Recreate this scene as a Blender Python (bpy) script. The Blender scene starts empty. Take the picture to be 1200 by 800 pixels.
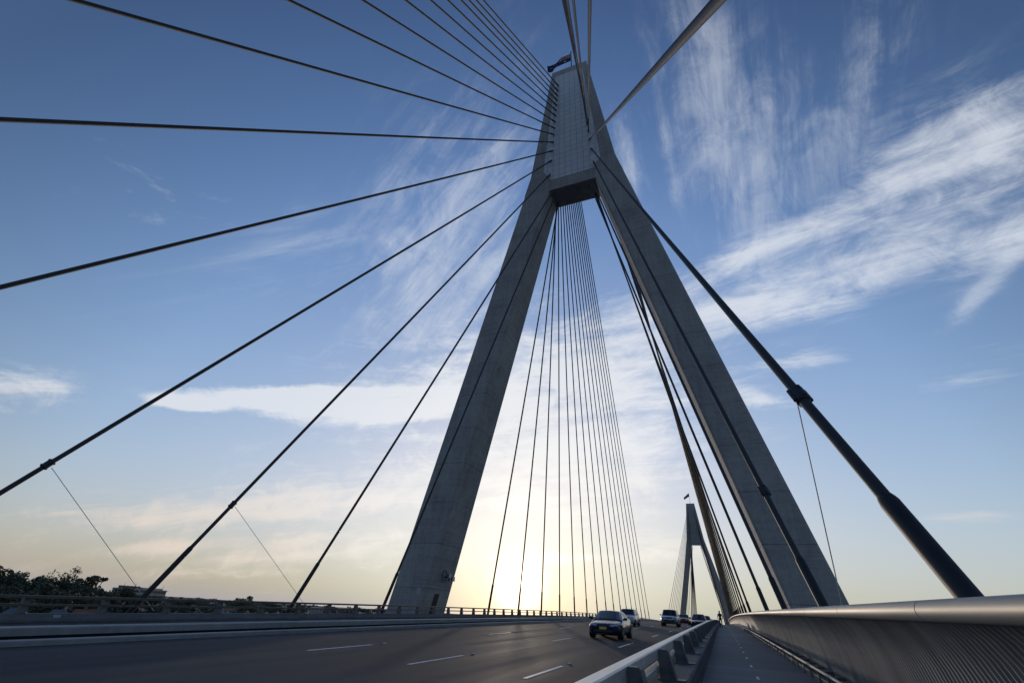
import bpy, bmesh, math, random
from mathutils import Vector, Matrix
S = bpy.context.scene
C = S.collection
R_ = math.radians
rnd = random.Random(7)

# ------------------------------------------------------------------ camera
CR = Vector((0.9269245, 0.3716031, 0.05217379))
CU = Vector((0.15122305, -0.49716584, 0.85437563))
CF = Vector((-0.34342766, 0.78405183, 0.51703015))
CX, CH, FPX = 11.217, 1.328, 523.53
cd = bpy.data.cameras.new('camera'); cam = bpy.data.objects.new('camera', cd); C.objects.link(cam)
cam.matrix_world = Matrix(((CR.x, CU.x, -CF.x, CX), (CR.y, CU.y, -CF.y, 0), (CR.z, CU.z, -CF.z, CH), (0, 0, 0, 1)))
cd.sensor_width = 36; cd.lens = 36 * FPX / 1200; cd.clip_end = 60000; cd.clip_start = 0.05
S.camera = cam
def ray(x, y):                      # direction of a point of the view in world space
    return CF + CR * ((x - 600) / FPX) - CU * ((y - 400) / FPX)
def far(x, y, r):                   # where the sight line is r metres away on the map
    d = ray(x, y); k = r / math.hypot(d.x, d.y)
    return Vector((CX + d.x * k, d.y * k, CH + d.z * k))
def deck(y): return 0.0198 * y - 0.0000695 * y * y
YT = 44.5; SPAN = 387.0; XC = 14.2

# ------------------------------------------------------------------ materials
def mat(name, col, rough=.6, metal=0., var=.0, scale=4., bump=0., bscale=30., stretch=(1, 1, 1), spec=.5, coat=0.):
    m = bpy.data.materials.new(name); m.use_nodes = True
    n = m.node_tree.nodes; l = m.node_tree.links; b = n['Principled BSDF']
    b.inputs['Roughness'].default_value = rough; b.inputs['Metallic'].default_value = metal
    b.inputs['Specular IOR Level'].default_value = spec; b.inputs['Coat Weight'].default_value = coat
    b.inputs['Base Color'].default_value = (*col, 1)
    if var or bump:
        tc = n.new('ShaderNodeTexCoord'); mp = n.new('ShaderNodeMapping'); mp.inputs['Scale'].default_value = stretch
        l.new(tc.outputs['Object'], mp.inputs[0])
    if var:
        t = n.new('ShaderNodeTexNoise'); t.inputs['Scale'].default_value = scale; t.inputs['Detail'].default_value = 8; t.inputs['Roughness'].default_value = .65
        l.new(mp.outputs[0], t.inputs[0])
        r = n.new('ShaderNodeValToRGB'); r.color_ramp.elements[0].position = .3; r.color_ramp.elements[1].position = .7
        r.color_ramp.elements[0].color = (*[c * (1 - var) for c in col], 1); r.color_ramp.elements[1].color = (*[min(1, c * (1 + var)) for c in col], 1)
        l.new(t.outputs[0], r.inputs[0]); l.new(r.outputs[0], b.inputs['Base Color'])
        rr = n.new('ShaderNodeMapRange'); rr.inputs[3].default_value = rough - .08; rr.inputs[4].default_value = min(1, rough + .08)
        l.new(t.outputs[0], rr.inputs[0]); l.new(rr.outputs[0], b.inputs['Roughness'])
    if bump:
        t2 = n.new('ShaderNodeTexNoise'); t2.inputs['Scale'].default_value = bscale; t2.inputs['Detail'].default_value = 6
        l.new(mp.outputs[0], t2.inputs[0])
        bp = n.new('ShaderNodeBump'); bp.inputs['Strength'].default_value = bump; bp.inputs['Distance'].default_value = .02
        l.new(t2.outputs[0], bp.inputs['Height']); l.new(bp.outputs[0], b.inputs['Normal'])
    return m

def concrete_mat(name, col, lift=4.2, var=.3):
    """formwork concrete: cloudy tone, dark run-off streaks, a pour joint every lift"""
    m = bpy.data.materials.new(name); m.use_nodes = True
    n = m.node_tree.nodes; l = m.node_tree.links; b = n['Principled BSDF']; b.inputs['Roughness'].default_value = .85
    b.inputs['Specular IOR Level'].default_value = .3
    tc = n.new('ShaderNodeTexCoord')
    def noise(scale, st, det=8):
        mp = n.new('ShaderNodeMapping'); mp.inputs['Scale'].default_value = st; l.new(tc.outputs['Object'], mp.inputs[0])
        t = n.new('ShaderNodeTexNoise'); t.inputs['Scale'].default_value = scale; t.inputs['Detail'].default_value = det; t.inputs['Roughness'].default_value = .65
        l.new(mp.outputs[0], t.inputs[0]); return t.outputs[0]
    def M(op, a, bb=None):
        k = n.new('ShaderNodeMath'); k.operation = op
        for i, v in enumerate((a, bb)):
            if v is None: continue
            if isinstance(v, (int, float)): k.inputs[i].default_value = v
            else: l.new(v, k.inputs[i])
        return k.outputs[0]
    def ramp01(v, a, c):
        k = n.new('ShaderNodeMapRange'); k.inputs[1].default_value = a; k.inputs[2].default_value = c; l.new(v, k.inputs[0]); return k.outputs[0]
    big = ramp01(noise(.28, (1, 1, 1)), .3, .7); small = ramp01(noise(2.2, (1, 1, 1.2)), .28, .72); fine = ramp01(noise(14, (1, 1, 1)), .25, .75)
    streak = ramp01(noise(.9, (2.4, 2.4, .12)), .42, .75)
    boards = ramp01(noise(1.3, (.12, .12, 3.2), 3), .35, .65)
    sep = n.new('ShaderNodeSeparateXYZ'); l.new(tc.outputs['Object'], sep.inputs[0])
    fr = M('FRACT', M('DIVIDE', M('ADD', sep.outputs[2], 400.3), lift))
    joint = M('LESS_THAN', fr, .016)
    panel = n.new('ShaderNodeTexWhiteNoise'); panel.noise_dimensions = '1D'; l.new(M('FLOOR', M('DIVIDE', M('ADD', sep.outputs[2], 400.3), lift)), panel.inputs['W'])
    v = M('ADD', M('MULTIPLY', big, .32), M('ADD', M('MULTIPLY', small, .26), M('ADD', M('MULTIPLY', fine, .10), M('ADD', M('MULTIPLY', boards, .16), M('ADD', .06, M('MULTIPLY', panel.outputs[0], .09))))))
    v = M('SUBTRACT', v, M('MULTIPLY', streak, .24))
    v = M('SUBTRACT', v, M('MULTIPLY', joint, .30))
    r = n.new('ShaderNodeValToRGB'); e = r.color_ramp.elements; e[0].position = 0; e[1].position = 1
    e[0].color = (*[c * (1 - 1.5 * var) for c in col], 1); e[1].color = (*[c * (1 + 1.2 * var) for c in col], 1)
    l.new(v, r.inputs[0]); l.new(r.outputs[0], b.inputs['Base Color'])
    h = M('SUBTRACT', M('ADD', M('MULTIPLY', fine, .25), M('MULTIPLY', small, .3)), M('MULTIPLY', joint, 1.2))
    bp = n.new('ShaderNodeBump'); bp.inputs['Strength'].default_value = .5; bp.inputs['Distance'].default_value = .03
    l.new(h, bp.inputs['Height']); l.new(bp.outputs[0], b.inputs['Normal'])
    return m

def cladding_mat():
    """pale panels in a grid on the face of the pylon head"""
    m = bpy.data.materials.new('pale_cladding'); m.use_nodes = True
    n = m.node_tree.nodes; l = m.node_tree.links; b = n['Principled BSDF']; b.inputs['Roughness'].default_value = .45
    tc = n.new('ShaderNodeTexCoord'); s = n.new('ShaderNodeSeparateXYZ'); c = n.new('ShaderNodeCombineXYZ')
    l.new(tc.outputs['Object'], s.inputs[0]); l.new(s.outputs[0], c.inputs[0]); l.new(s.outputs[2], c.inputs[1])
    br = n.new('ShaderNodeTexBrick'); br.offset = 0; br.inputs['Scale'].default_value = 1
    br.inputs['Brick Width'].default_value = .98; br.inputs['Row Height'].default_value = 1.25; br.inputs['Mortar Size'].default_value = .035; br.inputs['Mortar Smooth'].default_value = .1
    br.inputs['Color1'].default_value = (.66, .69, .74, 1); br.inputs['Color2'].default_value = (.58, .62, .68, 1); br.inputs['Mortar'].default_value = (.3, .33, .37, 1)
    l.new(c.outputs[0], br.inputs[0]); l.new(br.outputs[0], b.inputs['Base Color'])
    return m

def asphalt_mat(name, col, dirx=True):
    m = bpy.data.materials.new(name); m.use_nodes = True
    n = m.node_tree.nodes; l = m.node_tree.links; b = n['Principled BSDF']
    b.inputs['Specular IOR Level'].default_value = .22
    tc = n.new('ShaderNodeTexCoord')
    def noise(scale, st, det=6):
        mp = n.new('ShaderNodeMapping'); mp.inputs['Scale'].default_value = st; l.new(tc.outputs['Object'], mp.inputs[0])
        t = n.new('ShaderNodeTexNoise'); t.inputs['Scale'].default_value = scale; t.inputs['Detail'].default_value = det
        l.new(mp.outputs[0], t.inputs[0]); return t.outputs[0]
    st = (1.1, .02, 1) if dirx else (.15, 3.0, 1)
    a = noise(1.4, st, 4); g = noise(90, (1, 1, 1), 3); p = noise(.35, (1, .35, 1))
    def mixm(x, y, f):
        k = n.new('ShaderNodeMix'); k.data_type = 'FLOAT'; k.inputs[0].default_value = f; l.new(x, k.inputs[2]); l.new(y, k.inputs[3]); return k.outputs[0]
    v = mixm(mixm(a, p, .4), g, .35)
    if dirx:
        sp = n.new('ShaderNodeSeparateXYZ'); l.new(tc.outputs['Object'], sp.inputs[0])
        def K(op, x, y):
            k = n.new('ShaderNodeMath'); k.operation = op
            for i, w in enumerate((x, y)):
                if isinstance(w, (int, float)): k.inputs[i].default_value = w
                else: l.new(w, k.inputs[i])
            return k.outputs[0]
        ph = K('MULTIPLY', K('SUBTRACT', sp.outputs[0], .05), 6.2832 / 3.42)
        tracks = K('MULTIPLY', K('COSINE', K('MULTIPLY', ph, 2), 0), .035)       # polished wheel paths
        oil = K('MULTIPLY', K('POWER', K('MAXIMUM', K('MULTIPLY', K('COSINE', ph, 0), -1), 0), 6), -.05)   # drip line mid-lane
        fr = K('FRACT', K('DIVIDE', K('ADD', sp.outputs[1], 203.7), 10.3), 0)
        jn = K('MULTIPLY', K('LESS_THAN', fr, .004), -.12)                          # transverse saw cuts
        pt = n.new('ShaderNodeTexNoise'); pt.inputs['Scale'].default_value = .8; pt.inputs['Detail'].default_value = 3
        mq = n.new('ShaderNodeMapping'); mq.inputs['Scale'].default_value = (1.3, .12, 1); l.new(tc.outputs['Object'], mq.inputs[0]); l.new(mq.outputs[0], pt.inputs[0])
        patch = K('MULTIPLY', K('GREATER_THAN', pt.outputs[0], .62), .05)          # newer surfacing
        v = K('ADD', v, K('ADD', K('ADD', tracks, oil), K('ADD', jn, patch)))
    r = n.new('ShaderNodeValToRGB'); e = r.color_ramp.elements; e[0].position = .34; e[1].position = .66
    e[0].color = (*[c * .55 for c in col], 1); e[1].color = (*[c * 1.5 for c in col], 1)
    l.new(v, r.inputs[0]); l.new(r.outputs[0], b.inputs['Base Color'])
    rr = n.new('ShaderNodeMapRange'); rr.inputs[1].default_value = .3; rr.inputs[2].default_value = .7; rr.inputs[3].default_value = .72; rr.inputs[4].default_value = .92
    l.new(a, rr.inputs[0]); l.new(rr.outputs[0], b.inputs['Roughness'])
    bp = n.new('ShaderNodeBump'); bp.inputs['Strength'].default_value = .6; bp.inputs['Distance'].default_value = .01
    l.new(g, bp.inputs['Height']); l.new(bp.outputs[0], b.inputs['Normal'])
    return m

M = {}
M['concrete'] = concrete_mat('tower_concrete', (.365, .372, .38), var=.36)
M['wallc'] = concrete_mat('barrier_concrete', (.15, .155, .16), lift=60, var=.35)
M['kerbc'] = concrete_mat('kerb_concrete', (.30, .31, .31), lift=60, var=.3)
M['clad'] = cladding_mat()
M['asphalt'] = asphalt_mat('asphalt', (.022, .031, .044))
M['path'] = asphalt_mat('path_surface', (.20, .21, .215), False)
M['paint'] = mat('road_paint', (.72, .72, .70), .6, var=.25, scale=9)
M['cable'] = mat('cable_sheath', (.032, .033, .037), .6, var=.25, scale=3)
M['pipe'] = mat('guide_pipe_paint', (.016, .016, .02), .6, var=.3, scale=2)
M['clamp'] = mat('clamp_steel', (.035, .04, .055), .55, .3)
M['wire'] = mat('damper_wire_steel', (.5, .62, .72), .5, .2)
M['galv'] = mat('galvanised_rail', (.85, .78, .70), .45, .5, var=.18, scale=5, stretch=(1, .2, 1))
M['post'] = mat('rail_post_steel', (.13, .14, .15), .55, .3, var=.3, scale=6)
M['darkrail'] = mat('dark_rail_paint', (.12, .10, .09), .4, .4, var=.2, scale=3)
M['steel'] = mat('brushed_parapet_steel', (.31, .305, .29), .55, .4, var=.16, scale=3, stretch=(1, .15, 1))
M['ribs'] = mat('ribbed_parapet_panel', (.25, .25, .255), .6, .3, var=.4, scale=.9, stretch=(1, 1.6, .35))
M['door'] = mat('steel_door', (.03, .028, .028), .6)
M['plate'] = mat('pale_notice_plate', (.36, .38, .40), .5, var=.1)
M['lampgrey'] = mat('floodlight_housing', (.16, .17, .18), .4, .3)
M['lens'] = mat('floodlight_glass', (.3, .3, .3), .2)
M['hose'] = mat('black_hose', (.11, .115, .12), .5)
M['water'] = mat('harbour_water', (.02, .03, .035), .12, bump=.4, bscale=.15)
M['ground'] = mat('scrub_ground', (.045, .055, .03), .95, var=.4, scale=.05)
M['leaf'] = mat('dark_leaf', (.08, .1, .065), .7, var=.4, scale=.3)
M['leaf2'] = mat('olive_leaf', (.09, .095, .055), .7, var=.4, scale=.3)
M['leaf3'] = mat('deep_green_leaf', (.055, .08, .05), .7, var=.4, scale=.3)
M['bark'] = mat('bark', (.09, .07, .055), .9, var=.3, scale=2)
M['glass'] = mat('car_glass', (.012, .014, .018), .06, spec=.8)
M['tyre'] = mat('tyre_rubber', (.012, .012, .013), .8)
M['rim'] = mat('alloy_rim', (.45, .46, .48), .3, .8)
M['hl'] = mat('headlight_lens', (.55, .58, .62), .12, .2)
M['tl'] = mat('tail_light_lens', (.25, .01, .01), .2)
M['yplate'] = mat('yellow_plate', (.62, .50, .08), .5)
M['trim'] = mat('black_trim', (.015, .015, .016), .5)
M['chrome'] = mat('chrome_trim', (.6, .6, .62), .15, 1)
for nm, c in dict(navy=(.012, .018, .07), silver=(.46, .47, .49), skyblue=(.20, .27, .36), white=(.72, .72, .70), red=(.20, .012, .02), black=(.03, .033, .04), greyblue=(.13, .16, .2)).items():
    M['car_' + nm] = mat('car_paint_' + nm, c, .28, .25, coat=.7, var=.06, scale=2)

# ------------------------------------------------------------------ mesh builder
class MB:
    def __init__(s): s.v = []; s.f = []; s.m = []; s.mi = 0
    def add(s, vs, fs):
        k = len(s.v); s.v += [tuple(v) for v in vs]
        for f in fs: s.f.append([i + k for i in f]); s.m.append(s.mi)
    def box(s, a, b):
        (x0, y0, z0), (x1, y1, z1) = a, b
        s.add([(x0, y0, z0), (x1, y0, z0), (x1, y1, z0), (x0, y1, z0), (x0, y0, z1), (x1, y0, z1), (x1, y1, z1), (x0, y1, z1)],
              [(0, 3, 2, 1), (4, 5, 6, 7), (0, 1, 5, 4), (1, 2, 6, 5), (2, 3, 7, 6), (3, 0, 4, 7)])
    def rings(s, rs, cap=True, closed=True):
        n = len(rs[0]); vs = [p for r in rs for p in r]; fs = []
        for i in range(len(rs) - 1):
            for j in range(n if closed else n - 1):
                k = (j + 1) % n; fs.append((i * n + j, i * n + k, (i + 1) * n + k, (i + 1) * n + j))
        if cap: fs.append(tuple(range(n))[::-1]); fs.append(tuple((len(rs) - 1) * n + j for j in range(n)))
        s.add(vs, fs)
    def tube(s, pts, r, seg=10, cap=True):
        pts = [Vector(p) for p in pts]; rs = []
        rr = r if isinstance(r, (list, tuple)) else [r] * len(pts)
        prev = None
        for i, p in enumerate(pts):
            d = (pts[min(i + 1, len(pts) - 1)] - pts[max(i - 1, 0)])
            if d.length < 1e-9: d = prev or Vector((0, 0, 1))
            d.normalize(); prev = d
            up = Vector((0, 0, 1)) if abs(d.z) < .95 else Vector((0, 1, 0))
            a = d.cross(up).normalized(); b = a.cross(d)
            rs.append([p + (a * math.cos(t) + b * math.sin(t)) * rr[i] for t in [2 * math.pi * k / seg for k in range(seg)]])
        s.rings(rs, cap)
    def lathe(s, prof, c, axis='x', seg=20):
        rs = []
        for (a, r) in prof:
            ring = []
            for k in range(seg):
                t = 2 * math.pi * k / seg; u, v = r * math.cos(t), r * math.sin(t)
                ring.append((c[0] + a, c[1] + u, c[2] + v) if axis == 'x' else (c[0] + u, c[1] + a, c[2] + v) if axis == 'y' else (c[0] + u, c[1] + v, c[2] + a))
            rs.append(ring)
        s.rings(rs)
    def prism(s, poly, y0, y1):        # poly of (x,z)
        s.rings([[(x, y0, z) for x, z in poly], [(x, y1, z) for x, z in poly]])
    def build(s, name, m, parent=None, smooth=False, bevel=0.):
        me = bpy.data.meshes.new(name); me.from_pydata(s.v, [], s.f)
        ms = m if isinstance(m, (list, tuple)) else [m]
        for q in ms: me.materials.append(q)
        if len(ms) > 1:
            me.polygons.foreach_set('material_index', s.m)
        bm = bmesh.new(); bm.from_mesh(me); bmesh.ops.recalc_face_normals(bm, faces=bm.faces); bm.to_mesh(me); bm.free()
        if smooth:
            me.polygons.foreach_set('use_smooth', [True] * len(me.polygons))
        o = bpy.data.objects.new(name, me); C.objects.link(o)
        if bevel:
            b = o.modifiers.new('bevel', 'BEVEL'); b.width = bevel; b.segments = 2; b.limit_method = 'ANGLE'
        if smooth and hasattr(me, 'set_sharp_from_angle'): me.set_sharp_from_angle(angle=R_(40))
        if parent: o.parent = parent
        return o
def tag(o, label, cat, group=None):
    o['label'] = label; o['category'] = cat
    if group: o['group'] = group
    return o
def thing(name, label, cat, loc=(0, 0, 0), rz=0., group=None):
    o = bpy.data.objects.new(name, None); C.objects.link(o); o.location = loc; o.rotation_euler = (0, 0, rz); o.empty_display_size = .5
    return tag(o, label, cat, group)
def struct(o): o['kind'] = 'structure'; return o
def stuff(o): o['kind'] = 'stuff'; return o
ORD = ['first', 'second', 'third', 'fourth', 'fifth', 'sixth', 'seventh', 'eighth', 'ninth', 'tenth', 'eleventh', 'twelfth', 'thirteenth', 'fourteenth', 'fifteenth', 'sixteenth']

# ------------------------------------------------------------------ deck, road, path (the setting)
YS = [y * 2. for y in range(-60, 0)] + [y * 1. for y in range(0, 120)] + [y * 5. for y in range(24, 121)]
def sweep(prof, ys=YS, closed=False, z=deck):       # prof: (x, dz) points swept along the deck
    mb = MB(); mb.rings([[(x, y, z(y) + dz) for x, dz in prof] for y in ys], cap=closed, closed=closed); return mb
struct(sweep([(-4.6, -.15), (0, -.146), (10.1, -.15)]).build('road', M['asphalt']))
struct(sweep([(-13.7, -.2), (-6.9, -.17)]).build('road_beyond_median', M['asphalt']))
struct(sweep([(10.6, 0), (13.05, 0), (13.55, 0)]).build('path', M['path']))
struct(sweep([(-4.6, -.3), (-4.6, -.045), (-4.63, -.03), (-4.95, -.03), (-4.97, -.05), (-4.97, -.3)], closed=True).build('kerb', M['kerbc']))
struct(sweep([(-6.32, -.05), (-6.3, -.19), (-4.97, -.18)]).build('median_channel', M['asphalt']))
struct(sweep([(-6.2, -.06), (-6.2, .11), (-6.23, .13), (-6.85, .13), (-6.88, .11), (-6.88, -.3), (-6.34, -.3), (-6.34, -.06)], closed=True).build('median', M['kerbc']))
struct(sweep([(-15.2, -.4), (-4.4, -.34), (10.2, -.31), (10.4, -.05), (13.5, -.05), (15.2, -.05), (15.2, -1.3), (12.5, -2.0), (-12.5, -2.2), (-15.2, -1.5)], closed=True).build('bridge_deck', M['wallc']))

# lane paint: 3 m dashes, 9 m gaps
mb = MB()
marks = []
for X, y0, per in ((.05, 12.25, 12.55), (3.75, 11.8, 12.0), (6.9, 11.7, 11.55)):
    for k in range(-1, 18):
        ya = y0 + per * k; marks.append((X, ya + 3.7))
        yy = [ya + .75 * j for j in range(5)]
        mb.rings([[(X - .055, y, deck(y) - .1440), (X + .055, y, deck(y) - .1440)] for y in yy], cap=False, closed=False)
struct(mb.build('lane_markings', M['paint']))
mb = MB()
for k in range(-3, 40):
    ya = 14.4 + 3.07 * k
    mb.rings([[(11.755, y, deck(y) + .004), (11.82, y, deck(y) + .004)] for y in (ya, ya + .35, ya + .62)], cap=False, closed=False)
struct(mb.build('path_markings', M['paint']))
seq = 0
for X, y in marks:
    if 10 < y < 55:
        mb = MB(); z = deck(y) - .146
        mb.rings([[(X - .055, y - .055, z), (X + .055, y - .055, z), (X + .055, y + .055, z), (X - .055, y + .055, z)], [(X - .035, y - .03, z + .022), (X + .035, y - .03, z + .022), (X + .035, y + .03, z + .022), (X - .035, y + .03, z + .022)]])
        line = {.05: 'lane line nearest the median', 3.75: 'middle lane line', 6.9: 'lane line nearest the path barrier'}[X]
        k = sum(1 for a, b in marks if a == X and 10 < b < y)
        tag(mb.build('road_reflector', M['paint']), f'small white road reflector after the {ORD[k]} dash on the {line}', 'road reflector', 'white reflectors beside the lane dashes')

# ------------------------------------------------------------------ barriers
def barrier(y0, y1, name, label):
    t = thing(name, label, 'barrier', (10.3, y0, deck(y0)))
    ox, oy, oz = t.location
    ys = [y for y in YS if y0 <= y <= y1]
    def part(nm, prof, m):
        mb = sweep([(x - ox, dz) for x, dz in prof], ys, True, lambda y: deck(y) - oz)
        mb.v = [(a, b - oy, c) for a, b, c in mb.v]; return mb.build(nm, m, t)
    part('concrete_wall', [(10.1, -.15), (10.1, .0), (10.18, .37), (10.21, .4), (10.57, .4), (10.6, .37), (10.6, -.02)], M['wallc'])
    part('top_rail', [(10.05, .67), (10.05, .785), (10.065, .8), (10.185, .8), (10.2, .785), (10.2, .67)], M['galv'])
    part('lower_rail', [(10.08, .5), (10.08, .57), (10.09, .58), (10.19, .58), (10.2, .57), (10.2, .5)], M['galv'])
    k = 0; y = 5.9 - 2.88 * 3
    while y < min(y1, 150):
        mb = MB(); z = deck(y) - oz
        # tapered plate post with a flange along its path side
        w = .075
        prof = [(10.2, .4), (10.2, .74), (10.215, .79), (10.31, .79), (10.335, .77), (10.42, .4)]
        mb.rings([[(x - ox, y - oy - w, z + d) for x, d in prof], [(x - ox, y - oy + w, z + d) for x, d in prof]])
        fl = [(10.325, .80), (10.355, .775), (10.445, .4), (10.42, .4)]
        mb.rings([[(x - ox, y - oy - .11, z + d) for x, d in fl], [(x - ox, y - oy + .11, z + d) for x, d in fl]])
        mb.box((10.17 - ox, y - oy - .13, z + .398), (10.57 - ox, y - oy + .13, z + .42))
        for dz in (.64, .54): mb.lathe([(-.05, .02), (.03, .02), (.035, .012)], (10.235 - ox, y - oy - .05, z + dz), 'x', 8)
        mb.build('post', M['post'], t, bevel=.006); y += 2.88
    return t
barrier(-40, 330, 'crash_barrier', 'low concrete wall with two flat metal rails between the road and the path')

t = thing('crash_barrier', 'dark concrete wall with two thin rails along the far left edge of the deck', 'barrier', (-13.6, 0, 0))
ys = [y for y in YS if -40 <= y <= 420]
def lpart(nm, prof, m):
    mb = sweep([(x + 13.6, dz) for x, dz in prof], ys, True); return mb.build(nm, m, t)
def ldz(y): return 0
lpart('concrete_wall', [(-13.45, -.24), (-13.45, -.12), (-13.6, .06), (-13.63, .09), (-13.9, .09), (-13.93, .06), (-13.93, -.42)], M['wallc'])
lpart('top_rail', [(-13.56, .60), (-13.56, .68), (-13.58, .70), (-13.68, .70), (-13.7, .68), (-13.7, .60)], M['darkrail'])
lpart('lower_rail', [(-13.58, .33), (-13.58, .39), (-13.6, .41), (-13.67, .41), (-13.69, .39), (-13.69, .33)], M['darkrail'])
y = 11.6 - 2.82 * 6
while y < 250:
    mb = MB(); z = deck(y)
    prof = [(.0 - .1, .64), (-.28, .62), (-.3, .09), (.0, .09)]
    w = .11
    mb.rings([[(x, y - w, z + d) for x, d in prof], [(x, y + w, z + d) for x, d in prof]])
    mb.build('post', M['post'], t); y += 2.82
mb = MB(); y = 12.75; z = deck(y); mb.rings([[(-13.55 + 13.6 + .035, y - .13, z - .11), (-13.6 + 13.6 + .035, y - .13, z + .04), (-13.6 + 13.6 + .06, y - .13, z + .04), (.11, y - .13, z - .11)], [(.085, y + .13, z - .11), (.035, y + .13, z + .04), (.06, y + .13, z + .04), (.11, y + .13, z - .11)]])
mb.build('notice_plate', M['plate'], t)

# right parapet: ribbed steel panel bowing towards the path, round handrail, kick rail
def parapet(y0, yend, dx, label, pitch=.115, nose=True):
    t = thing('ribbed_parapet', label, 'parapet', (13.3 + dx, y0, deck(y0)))
    ox, oy, oz = 13.3, y0, deck(y0)
    prof = [(13.45, -.04), (13.45, .12), (13.44, .3), (13.42, .5), (13.39, .7), (13.345, .9), (13.285, 1.07), (13.205, 1.22), (13.115, 1.33), (13.03, 1.39)]
    def hk(y):                              # rounded end beside the tower leg
        if not nose: return 1.
        return 1.
    mb = MB(); rs = []
    yl = []; y = y0
    while y < yend: yl.append(y); y += pitch / 6 if y < 46 else 2.
    for y in yl:
        ph = math.sin(2 * math.pi * (y - y0) / pitch); a = .017 * max(-.6, min(.6, ph * 1.4)) / .6 * max(0., min(1., (45 - y) / 8.))
        k = hk(y); ring = []
        for (x, z) in prof:
            # taper the bow with the height at the end
            ring.append((x - a - ox + (1 - k) * (13.45 - x) , y - oy, deck(y) - oz + z * k))
        rs.append(ring)
    mb.rings(rs, cap=False, closed=False)
    mb.build('ribbed_panel', M['ribs'], t, smooth=True)
    # plain back sheet gives the panel a thickness
    mb = MB(); ysb = [y0 + (yend - y0) * i / 120 for i in range(121)]
    mb.rings([[(x + .035 - ox + (1 - hk(y)) * (13.45 - x), y - oy, deck(y) - oz + z * hk(y)) for x, z in prof] for y in ysb], cap=False, closed=False)
    mb.build('back_sheet', M['ribs'], t, smooth=True)
    # handrail in 4 m lengths with a narrow seam
    y = y0
    while y < yend - .05:
        e = min(y + (3.6 if y < 60 else 18), yend); m = 3
        pts = []
        for j in range(m + 1):
            q = y + (e - .02 - y) * j / m
            k = hk(q); pts.append((13.0 - ox + (1 - k) * .42, q - oy, deck(q) - oz + max(.04, 1.425 * k)))
        mb = MB(); mb.tube(pts, .088, 24); mb.build('handrail', M['steel'], t, smooth=True); y += 3.6 if y < 60 else 18
    y = y0
    mb = MB(); pts = [(13.1 - ox, q - oy, deck(q) - oz + .27) for q in [y0 + (yend - 4 - y0) * i / 110 for i in range(111)]]
    mb.tube(pts, .035, 10); mb.build('kick_rail', M['steel'], t, smooth=True)
    mb = MB(); mb.rings([[(13.12 - ox, q - oy, deck(q) - oz + a) for a in (-.02, .13)] + [(13.17 - ox, q - oy, deck(q) - oz + a) for a in (.13, -.02)] for q in [y0 + (yend - 4 - y0) * i / 110 for i in range(111)]])
    mb.build('kick_plate', M['post'], t)
    y = y0 + .5
    while y < yend - 4:
        mb = MB(); z = deck(y) - oz
        mb.box((13.09 - ox, y - oy - .03, z - .02), (13.11 - ox, y - oy + .03, z + .25)); mb.box((13.09 - ox, y - oy - .02, z + .2), (13.44 - ox, y - oy + .02, z + .25))
        mb.build('kick_rail_post', M['post'], t); y += 1.25 if y < 60 else 5.
    return t
parapet(-12, 205, 0, 'curved ribbed steel parapet with a fat round handrail along the right of the path')


# ------------------------------------------------------------------ towers
def tower(Y0, label, near):
    t = thing('bridge_tower', label, 'bridge tower', (0, Y0, 0))
    def outer(z): return 7.72 + .2285 * (57 - z)
    def inner(z): return 3.52 + .2322 * (57 - z)
    def back(z): return 3.8 + max(0, 57 - z) / 57 * 1.6
    for s in (-1, 1):
        rs = []
        for z in [57, 50, 42, 34, 26, 18, 10, 4, -3, -33]:
            o, i, b = outer(max(z, -3)), inner(max(z, -3)), back(max(z, -3))
            if z < -3: o, i = o - 9, i - 9
            c = .22
            p = [(i + c, 0), (o - c, 0), (o, c), (o, b - c), (o - c, b), (i + c, b), (i, b - c), (i, c)]
            rs.append([(s * x, y, z) for x, y in p])
        mb = MB(); mb.rings(rs); leg = mb.build('leg', M['concrete'], t)
        if near and s < 0:
            # dark doorway on the inner face and pale plate on the front face
            mb = MB()
            def inn(y, z, off): return (-(inner(z) - off), y, z)
            y0, y1, z0, z1 = 2.0, 2.95, 0.3, 2.55
            mb.rings([[inn(y0, z0, -.06), inn(y1, z0, -.06), inn(y1, z1, -.06), inn(y0, z1, -.06)], [inn(y0, z0, .015), inn(y1, z0, .015), inn(y1, z1, .015), inn(y0, z1, .015)]])
            mb.build('door', M['door'], leg)
            mb = MB(); mb.box((-17.15, -.03, 2.3), (-16.6, .012, 2.95)); mb.build('notice_plate', M['plate'], leg)
            mb = MB()
            for k in range(14): mb.box((-(outer(4 + 2.2 * k) - 2.2) - .05, -.02, 4 + 2.2 * k), (-(outer(4 + 2.2 * k) - 2.2) + .05, .01, 4.1 + 2.2 * k))
            mb.build('form_tie_patch', M['kerbc'], leg)
    mb = MB()
    poly = [(-3.52, 57), (3.52, 57), (7.72, 57), (6.76, 61.2), (3.32, 90), (-3.32, 90), (-6.76, 61.2), (-7.72, 57)]
    mb.prism(poly, 0, 3.8)
    mb.build('tower_head', M['concrete'], t, bevel=.12)
    for y0, y1 in ((-.06, .05), (3.75, 3.86)):
        mb = MB(); mb.prism([(-3.3, 59.2), (3.3, 59.2), (4.55, 61.6), (2.55, 88.1), (-2.55, 88.1), (-4.55, 61.6)], y0, y1)
        mb.build('cladding_panel', M['clad'] if near else M['concrete'], t)
    return t
tower(YT, 'near concrete bridge tower straddling the deck with two spreading legs and pale panelled head', True)
tower(YT + SPAN, 'distant grey bridge tower seen small between the near tower legs', False)

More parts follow.
